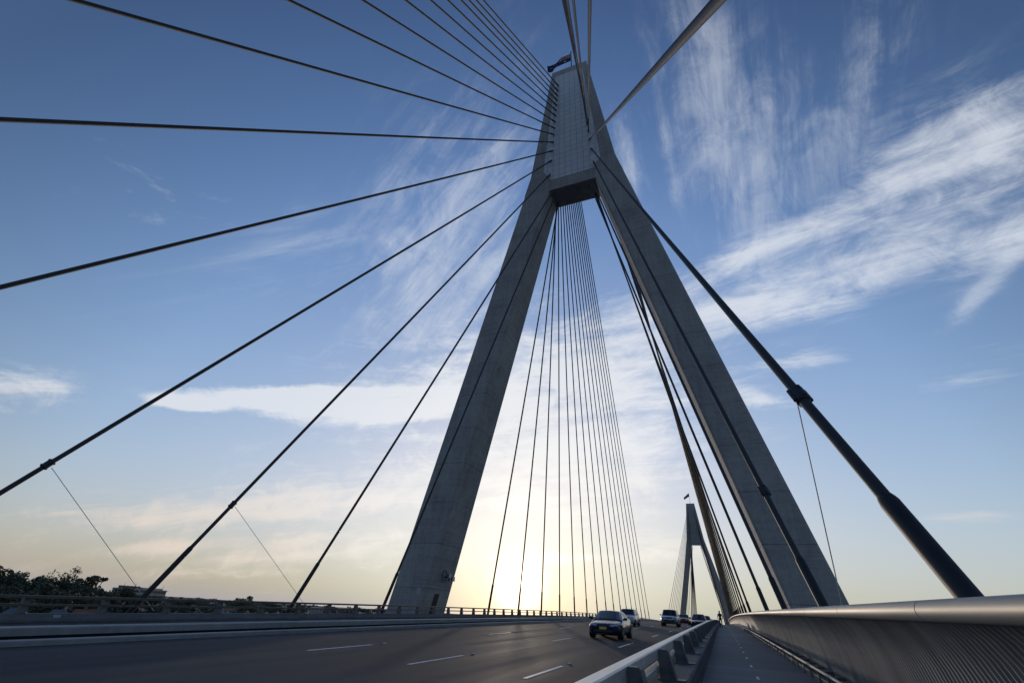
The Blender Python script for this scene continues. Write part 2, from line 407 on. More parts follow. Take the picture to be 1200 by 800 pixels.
# ------------------------------------------------------------------ stay cables
ZA = [55.3, 53.9, 60.7, 64.0, 66.4, 68.6, 70.6, 72.3, 74.1, 75.8, 77.3, 78.8, 80.3, 81.7, 83.2, 84.8]
XA = [3.3, 3.15, 3.48, 3.26, 3.10, 2.95, 2.84, 2.74, 2.66, 2.57, 2.47, 2.40, 2.30, 2.22, 2.14, 2.05]
YSIDE = [25.25, 35, 15.75, 6.5, -2.75, -11.75, -20.5, -29, -36, -43, -49, -54, -58.5, -60.2, -61.6, -63]
order_side = [1, 0] + list(range(2, 16))        # by distance from the leg
YMAIN = [55.8 + 9.75 * k for k in range(16)]
def cable(A, B, label, group, detail, r=.095, collar=None, pipe=2.6, wire=None, name='stay_cable'):
    A = Vector(A); B = Vector(B); d = (A - B).normalized(); L = (A - B).length
    if not detail:
        mb = MB(); mb.tube([B, A], r, 6); return tag(mb.build(name, M['cable'], None, True), label, 'stay cable', group)
    t = thing(name, label, 'stay cable', B, 0, group)
    Z = Vector((0, 0, 0)); E = A - B
    def at_h(h): return d * (h / max(d.z, .15))
    p = min(pipe / max(d.z, .2), L * .3)
    n = 14
    sag = L * .0012
    pts = [d * (p * .97) * (1 - u) + E * u - Vector((0, 0, 4 * sag * u * (1 - u))) for u in [k / n for k in range(n + 1)]]
    mb = MB(); mb.tube(pts, r, 14); mb.build('sheath', M['cable'], t, True)
    mb = MB(); mb.tube([-d * .8, d * (p - .12), d * (p - .05), d * p], [r * 1.36, r * 1.36, r * 1.22, r * 1.05], 16); mb.build('guide_pipe', M['pipe'], t, True)
    if A.y < YT + 2 and A.z > 58:
        mb = MB(); mb.tube([E - d * 1.5, E + d * .3], r * 1.5, 12); mb.build('anchor_socket', M['clamp'], t, True)
    if collar:
        c = d * (collar / d.z)
        q = MB(); q.tube([c - d * .2, c - d * .17, c + d * .17, c + d * .2], [r * 1.12, r * 1.42, r * 1.42, r * 1.12], 14)
        # bolted ears either side
        side = d.cross(Vector((0, 0, 1))).normalized(); nrm = side.cross(d)
        for sg in (1, -1):
            q.tube([c + nrm * sg * r * 1.2 - d * .14, c + nrm * sg * r * 1.62 - d * .14], .035, 6)
            q.tube([c + nrm * sg * r * 1.2 + d * .14, c + nrm * sg * r * 1.62 + d * .14], .035, 6)
            q.tube([c + side * sg * r * 1.45 - d * .16, c + side * sg * r * 1.45 + d * .16], .045, 6)
        q.build('clamp', M['clamp'], t, True)
        if wire is not None:
            w = Vector(wire) - B
            q = MB(); q.tube([c - nrm * r * 2.0 * (1 if nrm.z > 0 else -1), w], .012, 6); q.build('damper_wire', M['wire'], t)
    return t
def base(s, y): return (s * XC - (.09 if s > 0 else 0), y, deck(y) + (-.05 if s < 0 else .15))
for s in (-1, 1):
    for pos, k in enumerate(order_side):
        A = (s * XA[k], YT + (.0 if k > 1 else .55), ZA[k] + (0 if k > 1 else 3.1))
        if k <= 1: # these two run up under the soffit
            A = (s * (XA[k] - .55), YT + .45, ZA[k] + 2.6)
        y = YSIDE[k]
        if s < 0: lab = f'dark stay cable of the left near fan, {ORD[pos]} out from the near tower leg'
        else: lab = f'dark stay cable of the right near fan, {ORD[pos]} out from the near tower leg'
        col = wire = None
        if pos in (2, 3): col = 5.4 if s < 0 else 4.95
        if pos == 3 or (pos == 2 and s < 0): wire = (s * 14.28, y + (10.4 if s > 0 else 10.5 if pos == 3 else 11.6), deck(y + 11) + .15)
        cable(A, base(s, y), lab, 'stay cables of the near tower', True, collar=col, wire=wire, pipe=3.1 if s < 0 else 2.75)
    for k in range(16):
        kk = order_side[k]
        A = (s * XA[kk], YT + 3.8, ZA[kk] + 2) if k > 1 else (s * (XA[kk] - .3), YT + 2.6, 57.3)
        lab = f'thin dark stay cable of the {"left" if s < 0 else "right"} main span fan, {ORD[k]} beyond the near tower'
        y = YMAIN[k]
        col = 23. if (s > 0 and k == 12) else None
        cable(A, base(s, y), lab, 'stay cables of the near tower', True, collar=col, wire=(s * 14.0, y + 22, deck(y)) if col else None, pipe=2.4 if s > 0 else 3.2)
YF = YT + SPAN
for s in (-1, 1):
    for k in range(16):
        kk = order_side[k]
        A = (s * XA[kk], YF, ZA[kk] + 2)
        y = YF - 11.3 - 10.6 * k
        cable(A, (s * XC, y, deck(y)), f'distant stay cable of the {"left" if s < 0 else "right"} fan, {ORD[k]} this side of the distant tower', 'stay cables of the distant tower', False, r=.11)
        y = YF + 15 + 8.8 * k
        cable((s * XA[kk], YF + 3.8, ZA[kk] + 2), (s * XC, y, deck(y)), f'distant stay cable of the {"left" if s < 0 else "right"} fan, {ORD[k]} behind the distant tower', 'stay cables of the distant tower', False, r=.11)

# ------------------------------------------------------------------ flags
def flag_mats():
    return [mat('flag_navy', (.012, .016, .075), .8), mat('flag_white', (.5, .5, .55), .8), mat('flag_red', (.35, .02, .03), .8)]
FM = flag_mats()
def star(u, v, cx, cy, r, n=7):
    dx, dy = (u - cx) * 2, v - cy            # flag is twice as long as high
    d = math.hypot(dx, dy)
    if d > r: return False
    a = (math.atan2(dx, dy) % (2 * math.pi / n)) / (2 * math.pi / n); a = abs(a - .5) * 2   # 1 at points
    return d < r * (.45 + .55 * a ** 2.2)
def flag_colour(u, v):                       # u along the fly, v up the hoist
    if u < .5 and v > .5:
        a, b = u / .5, (v - .5) / .5
        if abs(a - .5) < .05 or abs(b - .5) < .1: return 2
        if abs(a - .5) < .083 or abs(b - .5) < .167: return 1
        e = min(abs(b - a), abs(b - (1 - a)))
        if e < .06: return 2
        if e < .14: return 1
        return 0
    for cx, cy, r in ((.25, .25, .16), (.75, .17, .075), (.63, .56, .075), (.75, .84, .075), (.865, .62, .075), (.8, .45, .045)):
        if star(u, v, cx, cy, r): return 1
    return 0
def flag(loc, label, polelabel, hgt):
    p = thing('flagpole', polelabel, 'flagpole', loc)
    q = MB(); q.tube([(0, 0, -.1), (0, 0, hgt)], [.11, .07], 10); q.build('pole', M['clamp'], p, True)
    q = MB(); q.lathe([(-.12, .02), (-.08, .12), (0, .15), (.08, .12), (.12, .02)], (0, 0, hgt + .1), 'z', 12); q.build('finial', M['clamp'], p, True)
    nu, nv = 72, 36
    W, H = 5.6, 2.8
    o = Vector((loc[0] - .1, loc[1], loc[2] + hgt - .35 - H))
    q = MB(); vs = []; fs = []
    for i in range(nu + 1):
        for j in range(nv + 1):
            u, v = i / nu, j / nv
            wv = math.sin(u * 9 + v * 1.4) * .28 * u + math.sin(u * 17 - v * 2) * .08 * u
            x = -W * .80 * u + wv * .25
            z = H * v * (1 - .30 * u) - W * .46 * u ** 1.15 + .12 * math.sin(u * 7)
            vs.append((o.x + x, o.y - .45 * u * W * .3 + wv, o.z + z))
    for i in range(nu):
        for j in range(nv):
            a = i * (nv + 1) + j
            fs.append(((a, a + nv + 1, a + nv + 2, a + 1), flag_colour((i + .5) / nu, (j + .5) / nv)))
    q.v = vs
    for f, m in fs: q.f.append(f); q.m.append(m)
    f = q.build('flag', FM, None, True); tag(f, label, 'flag')
flag((0.2, YT + 1.2, 90), 'dark blue flag with white stars flying from the near tower top', 'thin pole carrying the flag on top of the near tower', 7.4)
flag((0.2, YF + 1.2, 90), 'tiny dark flag flying above the distant tower', 'thin pole on top of the distant tower', 9.)

# floodlight with a coil of cable on the left leg of the near tower
zf = 4.15; xf = -(3.52 + .2322 * (57 - zf))
t = thing('floodlight', 'small floodlight with a coiled lead on the left tower leg above the door', 'floodlight', (xf, YT + 3.0, zf))
q = MB(); q.box((-.1, -.05, -.05), (.55, .05, .05)); q.box((.5, -.05, -.35), (.6, .05, .35)); q.build('bracket', M['clamp'], t)
for dy, dz in ((-.35, .15), (.5, -.1)):
    q = MB(); q.rings([[(.6, dy - .12, dz - .1), (.6, dy + .12, dz - .1), (.6, dy + .12, dz + .1), (.6, dy - .12, dz + .1)], [(.85, dy - .28, dz - .24), (.85, dy + .28, dz - .24), (.85, dy + .28, dz + .2), (.85, dy - .28, dz + .2)]]); q.box((.55, min(0, dy), dz - .03), (.62, max(0, dy), dz + .03))
    h = q.build('lamp_housing', M['lampgrey'], t); q = MB(); q.box((.852, dy - .25, dz - .21), (.865, dy + .25, dz + .17)); q.build('lens', M['lens'], h)
q = MB()
for k in range(3): q.tube([(.12 + .05 * k, -.35 + (.42 + .04 * k) * math.cos(a), .1 + (.5 + .03 * k) * math.sin(a)) for a in [2 * math.pi * j / 28 for j in range(29)]], .022, 6)
q.build('coiled_lead', M['hose'], t)

# ------------------------------------------------------------------ vehicles
def wheel(parent, x, y, r, w=.2):
    s = 1 if x > 0 else -1
    q = MB(); q.lathe([(-w / 2, r * .62), (-w / 2, r * .93), (-w / 2 + .03, r), (w / 2 - .03, r), (w / 2, r * .93), (w / 2, r * .62)], (x, y, r), 'x', 28)
    wh = q.build('wheel', M['tyre'], parent, True)
    q = MB(); xo = x + s * (w / 2 - .035)
    q.lathe([(-.02, r * .64), (.02, r * .64), (.022, r * .56), (0, r * .54)], (xo, y, r), 'x', 24)
    q.lathe([(-.01, .07), (.03, .06), (.035, .02)], (xo, y, r), 'x', 12)
    for k in range(7):
        a = 2 * math.pi * k / 7; q.tube([(xo + .01 * s, y, r), (xo + .01 * s, y + r * .58 * math.cos(a), r + r * .58 * math.sin(a))], .032, 6)
    q.build('rim', M['rim'], wh)
def car(loc, paint, label, kind='sedan', L=4.4, W=1.7, H=1.4, lights=True, plate=True, detail=True, rz=0., name='car', cat='car', lower=None):
    t = thing(name, label, cat, loc, rz)         # front faces -Y
    r = .31 if kind == 'sedan' else .33 if kind == 'wagon' else .38
    zb = .2 if kind != 'suv' else .3
    hw = W / 2
    # side line: (y, half width factor, lower z, top z)
    if kind == 'sedan':
        st = [(0, .70, zb + .12, .50), (.06, .84, zb + .03, .60), (.25, .94, zb, .68), (.7, .985, zb, .76), (1.25, 1, zb, .85), (1.7, 1, zb, .91), (2.4, 1, zb, .92), (3.3, 1, zb, .93), (3.75, .985, zb, .95), (4.15, .95, zb + .02, .94), (4.34, .86, zb + .08, .88), (4.4, .76, zb + .18, .74)]
        g = dict(c=1.10, f=1.98, b=3.05, e=3.9, zc=.86, ze=.93)
    elif kind == 'wagon':
        st = [(0, .74, zb + .15, .60), (.06, .87, zb + .04, .72), (.25, .95, zb, .82), (.7, .985, zb, .90), (1.15, 1, zb, .97), (1.7, 1, zb, 1.02), (2.4, 1, zb, 1.03), (3.3, 1, zb, 1.04), (3.9, .985, zb, 1.05), (4.25, .95, zb + .02, 1.06), (4.37, .88, zb + .08, 1.0), (4.4, .8, zb + .18, .8)]
        g = dict(c=1.05, f=1.75, b=3.95, e=4.30, zc=.97, ze=1.05)
    else:
        st = [(0, .82, zb + .15, .78), (.05, .92, zb + .05, .92), (.2, .97, zb, 1.0), (.7, .99, zb, 1.05), (1.25, 1, zb, 1.10), (1.7, 1, zb, 1.12), (2.4, 1, zb, 1.12), (3.3, 1, zb, 1.12), (3.9, .99, zb, 1.12), (4.25, .97, zb + .02, 1.12), (4.37, .92, zb + .06, 1.05), (4.4, .86, zb + .15, .9)]
        g = dict(c=1.2, f=1.72, b=4.05, e=4.33, zc=1.09, ze=1.11)
    k = L / 4.4; y0 = -L / 2
    rs = []
    for (y, f, z0, z1) in st:
        w = hw * f; zm = z0 + (z1 - z0) * .55
        half = [(0, z0), (w * .86, z0), (w * .97, z0 + .08), (w, z0 + .2), (w * 1.0, zm), (w * .965, z1 - .07), (w * .90, z1 - .015), (w * .6, z1 + .02), (0, z1 + .03)]
        ring = [(x, y0 + y * k, z) for x, z in half] + [(-x, y0 + y * k, z) for x, z in half[-2:0:-1]]
        rs.append(ring)
    q = MB(); q.rings(rs)
    # greenhouse shell
    wb, wt = hw * .93, hw * (.69 if kind == 'sedan' else .75)
    yc, yf, yb, ye = [y0 + g[a] * k for a in 'cfbe']
    zc, ze, zt = g['zc'], g['ze'], H
    def cr(y, w, z, n=6):     # a cambered cross line
        return [(w * (-1 + 2 * i / n), y, z + .035 * (1 - (-1 + 2 * i / n) ** 2)) for i in range(n + 1)]
    front = cr(yc, wb, zc - .02); top1 = cr(yf, wt, zt - .045); ym = (yf + yb) / 2; topm = cr(ym, wt * 1.02, zt - .03); top2 = cr(yb, wt, zt - .06); rear = cr(ye, wb * .96, ze - .02)
    q.rings([front, top1, topm, top2, rear], cap=False, closed=False)
    for s in (0, -1):
        sx = -1 if s == 0 else 1
        low = [(sx * wb, yc, zc - .03), (sx * wb * 1.01, ym, zc), (sx * wb * .96, ye, ze - .03)]
        q.add([low[0], top1[s], topm[s], top2[s], low[2], low[1]], [(0, 1, 2, 5), (5, 2, 3, 4)])
    q.build('body', [paint], t, True)
    if lower:
        q = MB(); q.rings([[(x * 1.004, y, z) for x, y, z in [(-hw * .99, y0 + .5 * k, zb + .02), (-hw * 1.0, y0 + .5 * k, zb + .25), (hw * 1.0, y0 + .5 * k, zb + .25), (hw * .99, y0 + .5 * k, zb + .02)]], [(-hw * 1.004, y0 + L - .3, zb + .02), (-hw * 1.004, y0 + L - .3, zb + .25), (hw * 1.004, y0 + L - .3, zb + .25), (hw * 1.004, y0 + L - .3, zb + .02)]]); q.build('sill', lower, t)
    # glass: set 8 mm proud of the shell, inside the pillars
    def lerp(a, b, u): return tuple(a[i] + (b[i] - a[i]) * u for i in range(3))
    def pane(nm, a, b, n_, off):
        q = MB(); rows = []
        for u in (.06, .5, .93):
            row = [lerp(a[i], b[i], u) for i in range(len(a))]
            e = .055
            row = [lerp(row[0], row[-1], e)] + row[1:-1] + [lerp(row[0], row[-1], 1 - e)]
            rows.append([(x + off[0], y + off[1], z + off[2]) for x, y, z in row])
        q.rings(rows, cap=False, closed=False); return q.build(nm, M['glass'], t, True)
    pane('windscreen', front, top1, 6, (0, -.012, .012)); pane('rear_window', rear, top2, 6, (0, .012, .012))
    for s, sx in ((0, -1), (-1, 1)):
        lo = [(sx * wb, yc, zc), (sx * wb * 1.005, ym, zc), (sx * wb * .97, ye, ze)]; hi = [top1[s], topm[s], top2[s]]
        q = MB()
        for (u0, u1) in ((.12, .95), (1.05, 1.86)):
            def at(u, v):
                i = 0 if u < 1 else 1; uu = u - i
                a = lerp(lo[i], lo[i + 1], uu); b = lerp(hi[i], hi[i + 1], uu); p = lerp(a, b, v); return (p[0] + sx * .012, p[1], p[2])
            q.add([at(u0, .1), at(u1, .1), at(u1, .9), at(u0, .9)], [(0, 1, 2, 3)])
        q.build('side_window', M['glass'], t)
        q = MB(); q.rings([[(sx * (hw * .93), yc + .28, zc + .0), (sx * (hw * .93), yc + .34, zc + .0), (sx * (hw * .93), yc + .34, zc + .05), (sx * (hw * .93), yc + .28, zc + .05)], [(sx * (hw + .08), yc + .24, zc + .0), (sx * (hw + .08), yc + .36, zc + .0), (sx * (hw + .08), yc + .36, zc + .14), (sx * (hw + .08), yc + .24, zc + .14)], [(sx * (hw + .2), yc + .25, zc + .01), (sx * (hw + .2), yc + .34, zc + .01), (sx * (hw + .2), yc + .34, zc + .13), (sx * (hw + .2), yc + .25, zc + .13)]]); q.build('mirror', paint if kind != 'sedan' else M['trim'], t)
    fz = st[2][3]; fw = hw * .84
    for sx in (-1, 1):
        q = MB()
        # swept-back headlight wrapped round the corner
        xs = [(sx * fw * .48, y0 + .0), (sx * fw * .72, y0 + .015), (sx * fw * .94, y0 + .075), (sx * fw * 1.06, y0 + .26)]
        za, zb2 = fz - .22, fz - .06
        q.rings([[(x, y + .02 - .03, za + .02 * i) for i, (x, y) in enumerate(xs)] + [(x, y + .10, zb2 - .02 + .012 * i) for i, (x, y) in reversed(list(enumerate(xs)))]], cap=False) if False else None
        q.add([(x, y - .012, za + .015 * i) for i, (x, y) in enumerate(xs)] + [(x, y + .05, zb2 + .015 * i) for i, (x, y) in enumerate(xs)], [(i, i + 1, i + 5, i + 4) for i in range(3)])
        q.add([(x, y + .06, za + .015 * i) for i, (x, y) in enumerate(xs)] + [(x, y + .12, zb2 + .015 * i) for i, (x, y) in enumerate(xs)], [(i, i + 1, i + 5, i + 4) for i in range(3)])
        q.build('headlight', M['hl'], t)
        q = MB(); q.box((sx * hw * .84 - .15, y0 + L - .06, st[-2][3] - .22), (sx * hw * .84 + .05, y0 + L + .0, st[-2][3] - .03)); q.build('tail_light', M['tl'], t)
    q = MB(); q.box((-fw * .42, y0 - .012, fz - .2), (fw * .42, y0 + .2, fz - .08)); q.build('grille', M['trim'], t)
    q = MB(); zz = zb + .1
    q.box((-fw * .7, y0 - .02, zz), (fw * .7, y0 + .15, zz + .11)); q.build('air_intake', M['trim'], t)
    q = MB()
    q.rings([[(x, y0 + dy, zz + .13) for x, dy in ((-hw * .96, .3), (-hw * .86, .05), (-hw * .5, -.04), (hw * .5, -.04), (hw * .86, .05), (hw * .96, .3), (hw * .9, .35), (-hw * .9, .35))], [(x, y0 + dy, zz + .24) for x, dy in ((-hw * .96, .3), (-hw * .86, .04), (-hw * .5, -.05), (hw * .5, -.05), (hw * .86, .04), (hw * .96, .3), (hw * .9, .35), (-hw * .9, .35))]])
    q.build('bumper', paint if kind != 'suv' else M['trim'], t)
    if plate:
        q = MB(); q.box((-.19, y0 - .065, zz + .12), (.19, y0 - .055, zz + .235)); q.build('number_plate', M['yplate'], t)
    wx = hw - .09
    for sx in (-1, 1):
        for yy in (y0 + .82 * k, y0 + L - .86 * k):
            q = MB(); q.lathe([(-.12, r * 1.12), (.118, r * 1.12)], (sx * (hw - .11), yy, r + .02), 'x', 24); q.build('wheel_arch', M['trim'], t)
            wheel(t, sx * (wx + .02), yy, r)
    q = MB(); q.box((-hw * .8, y0 + .5, zb - .05), (hw * .8, y0 + L - .4, zb + .05)); q.build('underbody', M['trim'], t)
    return t
def onroad(x, y): return (x, y, deck(y) - .148)
car(onroad(5.25, 30.2), M['car_navy'], 'dark blue sedan with a yellow number plate, leading the oncoming cars', 'sedan', 4.4, 1.72, 1.33)
car(onroad(1.75, 58), M['car_silver'], 'silver station wagon just behind the dark blue sedan, one lane over', 'wagon', 4.5, 1.75, 1.55, plate=False)
car(onroad(5.3, 67), M['car_skyblue'], 'pale off-road vehicle with a dark front and high bonnet near the barrier', 'suv', 4.6, 1.9, 1.75, plate=False, lower=M['trim'])
car(onroad(8.55, 67.5), M['car_black'], 'dark sedan partly hidden behind the path barrier rail', 'sedan', 4.5, 1.75, 1.45, plate=False)
car(onroad(5.35, 91), M['car_red'], 'dark red car between the off-road vehicle and the dark sedan', 'wagon', 4.3, 1.7, 1.45, plate=False)
car(onroad(2.0, 119), M['car_white'], 'small distant white car behind the off-road vehicle', 'sedan', 4.4, 1.7, 1.45, plate=False)
car(onroad(8.5, 98), M['car_greyblue'], 'distant grey car behind the dark sedan near the path barrier', 'sedan', 4.4, 1.72, 1.45, plate=False)
# box truck far along the lane beside the median
t = thing('box_truck', 'distant small box truck near the median with a rusty red top', 'truck', onroad(-2.6, 150))
q = MB(); q.box((-.95, -3, .55), (.95, -1.4, 2.0)); q.build('cab', M['car_white'], t, bevel=.15)
q = MB(); q.box((-.8, -3.02, 1.3), (.8, -2.98, 1.85)); q.build('windscreen', M['glass'], t)
q = MB(); q.box((-1.05, -1.35, .7), (1.05, 3, 2.0)); q.build('cargo_box', M['car_white'], t)
q = MB(); q.box((-1.06, -1.36, 2.0), (1.06, 3.01, 2.5)); q.build('box_top', M['car_red'], t)
for sx in (-.8, .8):
    for yy in (-2.2, 1.8): wheel(t, sx, yy, .42, .25)

# ------------------------------------------------------------------ pedestrian far along the path
def person(loc):
    m = bpy.data.materials.new('pedestrian_tones'); m.use_nodes = True
    n = m.node_tree.nodes; l = m.node_tree.links; b = n['Principled BSDF']; b.inputs['Roughness'].default_value = .8
    tc = n.new('ShaderNodeTexCoord'); sp = n.new('ShaderNodeSeparateXYZ'); l.new(tc.outputs['Object'], sp.inputs[0])
    mr = n.new('ShaderNodeMath'); mr.operation = 'DIVIDE'; mr.inputs[1].default_value = 1.8; l.new(sp.outputs[2], mr.inputs[0])
    r = n.new('ShaderNodeValToRGB'); r.color_ramp.interpolation = 'CONSTANT'; e = r.color_ramp.elements
    e[0].position = 0; e[0].color = (.02, .02, .02, 1); e[1].position = .05; e[1].color = (.02, .025, .045, 1)
    for p_, c in ((.52, (.015, .022, .055, 1)), (.85, (.32, .2, .15, 1))):
        k = e.new(p_); k.color = c
    l.new(mr.outputs[0], r.inputs[0]); l.new(r.outputs[0], b.inputs['Base Color'])
    J = dict(pel=(0, 0, .95, .135), w=(0, 0, 1.1, .125), ch=(0, -.01, 1.32, .15), nk=(0, -.01, 1.48, .06), hd=(0, -.02, 1.6, .095), ht=(0, -.01, 1.7, .08),
             hl=(-.1, 0, .9, .09), kl=(-.1, -.2, .5, .06), al=(-.1, -.22, .09, .042), fl=(-.1, -.36, .04, .04),
             hr=(.1, 0, .9, .09), kr=(.1, .1, .5, .06), ar=(.1, .34, .13, .042), fr=(.1, .24, .03, .04),
             sl=(-.19, 0, 1.4, .065), el=(-.26, .1, 1.13, .045), wl=(-.25, -.02, .9, .034), hal=(-.24, -.06, .8, .032),
             sr=(.19, 0, 1.4, .065), er=(.26, -.06, 1.13, .045), wr=(.25, -.2, .95, .034), har=(.24, -.25, .88, .032))
    E = ['pel-w', 'w-ch', 'ch-nk', 'nk-hd', 'hd-ht', 'pel-hl', 'hl-kl', 'kl-al', 'al-fl', 'pel-hr', 'hr-kr', 'kr-ar', 'ar-fr', 'ch-sl', 'sl-el', 'el-wl', 'wl-hal', 'ch-sr', 'sr-er', 'er-wr', 'wr-har']
    ks = list(J); me = bpy.data.meshes.new('person'); me.from_pydata([J[k][:3] for k in ks], [tuple(ks.index(a) for a in e_.split('-')) for e_ in E], [])
    o = bpy.data.objects.new('person', me); C.objects.link(o); me.materials.append(m)
    sk = o.modifiers.new('skin', 'SKIN'); sk.use_smooth_shade = True
    if not me.skin_vertices:
        bm = bmesh.new(); bm.from_mesh(me); bm.verts.layers.skin.verify(); bm.to_mesh(me); bm.free()
    for i, k in enumerate(ks):
        me.skin_vertices[0].data[i].radius = (J[k][3], J[k][3]); me.skin_vertices[0].data[i].use_root = (k == 'pel')
    su = o.modifiers.new('sub', 'SUBSURF'); su.levels = su.render_levels = 2
    o.location = loc; tag(o, 'distant pedestrian in dark clothes walking beside the barrier at the far end of the path', 'person')
    q = MB(); q.lathe([(.0, .09), (.05, .105), (.1, .09), (.14, .03)], (0, 0, 1.62), 'z', 12); q.build('hair', M['tyre'], o, True)
person((10.95, 68, deck(68)))

# ------------------------------------------------------------------ land, water, buildings, trees
q = MB(); q.add([(CX + 2500 * math.sin(2 * math.pi * k / 96), 2500 * math.cos(2 * math.pi * k / 96), -33) for k in range(96)], [tuple(range(96))]); struct(q.build('water', M['water']))
from mathutils import noise as mnoise
def gz(x, y):
    dx, dy = x - CX, y; r = math.hypot(dx, dy); th = math.degrees(math.atan2(dx, dy))
    n = mnoise.noise(Vector((x * .004, y * .004, 1.3)))
    z = -40
    # wooded hill to the far left
    h = 26 * math.exp(-((r - 330) / 150) ** 2) * (1 / (1 + math.exp((th + 55) / 2.2)))
    z += h + 4 * n if h > 1 else 0
    # low far shore
    f = 1 / (1 + math.exp(-(r - 640) / 40.)) * (1 / (1 + math.exp((th - 60) / 6)))
    z = max(z, -40 + f * (19 + 5 * n + 2))
    return z
q = MB(); rs = []
radii = [180 + 15 * i for i in range(34)] + [700 * 1.055 ** i for i in range(25)]
for r in radii:
    rs.append([(CX + r * math.sin(R_(a)), r * math.cos(R_(a)), gz(CX + r * math.sin(R_(a)), r * math.cos(R_(a)))) for a in [-100 + 1.5 * i for i in range(121)]])
q.rings(rs, cap=False, closed=False); struct(q.build('ground', M['ground'], None, True))

def leaf_faces(q, c, r, n, size, rg, flat=.75):
    for _ in range(n):
        while True:
            p = Vector((rg.uniform(-1, 1), rg.uniform(-1, 1), rg.uniform(-1, 1)))
            if .25 < p.length < 1: break
        p = Vector((p.x * r, p.y * r, p.z * r * flat)) + c
        a = Vector((rg.uniform(-1, 1), rg.uniform(-1, 1), rg.uniform(-.6, .6))).normalized(); b = a.cross(Vector((rg.uniform(-1, 1), rg.uniform(-1, 1), rg.uniform(-1, 1)))).normalized()
        s = size * rg.uniform(.6, 1.5)
        q.add([p - a * s - b * s * .3, p + b * s * .6, p + a * s - b * s * .2, p - b * s * .7], [(0, 1, 2, 3)])
def tree(base, h, w, style, label, m, seed, group=None, n=1500):
    rg = random.Random(seed); t = thing('tree', label, 'tree', base, 0, group)
    q = MB(); lean = Vector((rg.uniform(-.08, .08) * h, rg.uniform(-.08, .08) * h, 0))
    top = .62 if style != 'umbrella' else .8
    q.tube([(0, 0, -1), lean * .3 + Vector((0, 0, h * .3)), lean + Vector((0, 0, h * top))], [.035 * h * .6, .025 * h * .6, .01 * h], 7)
    cl = []
    if style == 'umbrella':
        for _ in range(12):
            a = rg.uniform(0, 6.28); d = w * .5 * rg.uniform(.25, .95)
            cl.append((Vector((math.cos(a) * d, math.sin(a) * d, h * (.93 - .22 * (d / (w * .5)) ** 1.5 - rg.uniform(0, .12)))) + lean, w * rg.uniform(.10, .17), .55))
    elif style == 'open':
        for _ in range(34):
            a = rg.uniform(0, 6.28); u = rg.uniform(.3, 1); d = w * .5 * math.sqrt(max(0.05, 1 - abs(u * 1.5 - .85) ** 2)) * rg.uniform(.5, 1)
            cl.append((Vector((math.cos(a) * d, math.sin(a) * d, h * u * .92)) + lean * u, w * rg.uniform(.10, .17), .8))
    else:
        for _ in range(28):
            a = rg.uniform(0, 6.28); u = rg.uniform(.22, .95); d = w * .5 * math.sqrt(max(.03, 1 - (u * 1.55 - .7) ** 2)) * rg.uniform(.3, .95)
            cl.append((Vector((math.cos(a) * d, math.sin(a) * d, h * u * .93)) + lean * u, w * rg.uniform(.13, .22), .8))
    for c, r, f in cl:
        q.tube([lean * .5 + Vector((0, 0, h * rg.uniform(.35, .55))), c * .6 + Vector((0, 0, h * .22)), c], [.007 * h, .005 * h, .002 * h], 5)
    q.build('trunk', M['bark'], t, True)
    q = MB()
    for c, r, f in cl: leaf_faces(q, c, r, max(30, n // len(cl)), .42 if style != 'umbrella' else .36, rg, f)
    q.build('crown', m, t)
    return t
G = 'bushy dark trees of the wooded hill at far left'
LB = 'bushy dark tree in the wooded mass on the left hill'
spec = [ # (x, ytop, range, width m, style, label)
 (-35, 664, 315, 17, 'bush', None), (-12, 664, 300, 17, 'bush', None), (6, 667, 300, 15, 'bush', 'tall dense tree at the left edge of the picture, highest of the left trees'),
 (22, 674, 310, 12, 'bush', None), (44, 681, 330, 11, 'bush', None), (56, 682, 300, 12, 'bush', None),
 (72, 666, 310, 17, 'open', 'tall open-crowned tree rising highest in the middle of the left hill'), (62, 680, 305, 15, 'bush', None), (88, 684, 300, 12, 'bush', None), (100, 687, 330, 10, 'bush', None),
 (117, 673, 290, 13, 'umbrella', 'tall gum tree with separate flat leaf clumps left of the office block'), (108, 690, 300, 12, 'bush', None), (128, 694, 300, 10, 'bush', None), (146, 690, 330, 12, 'bush', None),
 (165, 697, 330, 11, 'bush', None), (180, 700, 330, 10, 'bush', None), (205, 702, 380, 12, 'bush', None), (228, 704, 420, 12, 'bush', None),
 (12, 690, 262, 12, 'bush', None), (36, 692, 265, 12, 'bush', None), (60, 694, 262, 12, 'bush', None), (84, 697, 268, 11, 'bush', None), (112, 699, 268, 11, 'bush', None), (140, 702, 275, 10, 'bush', None),
 (25, 704, 240, 9, 'bush', None), (75, 706, 240, 9, 'bush', None), (122, 707, 250, 8, 'bush', None), (192, 708, 300, 9, 'bush', None), (250, 706, 480, 13, 'bush', None),
 (33, 675, 318, 12, 'bush', None), (48, 678, 322, 12, 'bush', None), (82, 677, 318, 12, 'bush', None), (95, 683, 322, 11, 'bush', None), (106, 687, 318, 11, 'bush', None), (136, 690, 318, 11, 'bush', None), (30, 684, 285, 12, 'bush', None), (50, 686, 285, 12, 'bush', None), (72, 687, 285, 12, 'bush', None), (92, 690, 285, 11, 'bush', None), (121, 692, 285, 11, 'bush', None),
 (292, 694, 430, 15, 'umbrella', 'small lone dome-topped tree on a thin stem, right of the office block'), (288, 704, 420, 18, 'bush', 'low round tree under the lone dome-topped tree, behind the left rails'),
 (320, 708, 520, 12, 'bush', None), (350, 710, 560, 12, 'bush', None)]
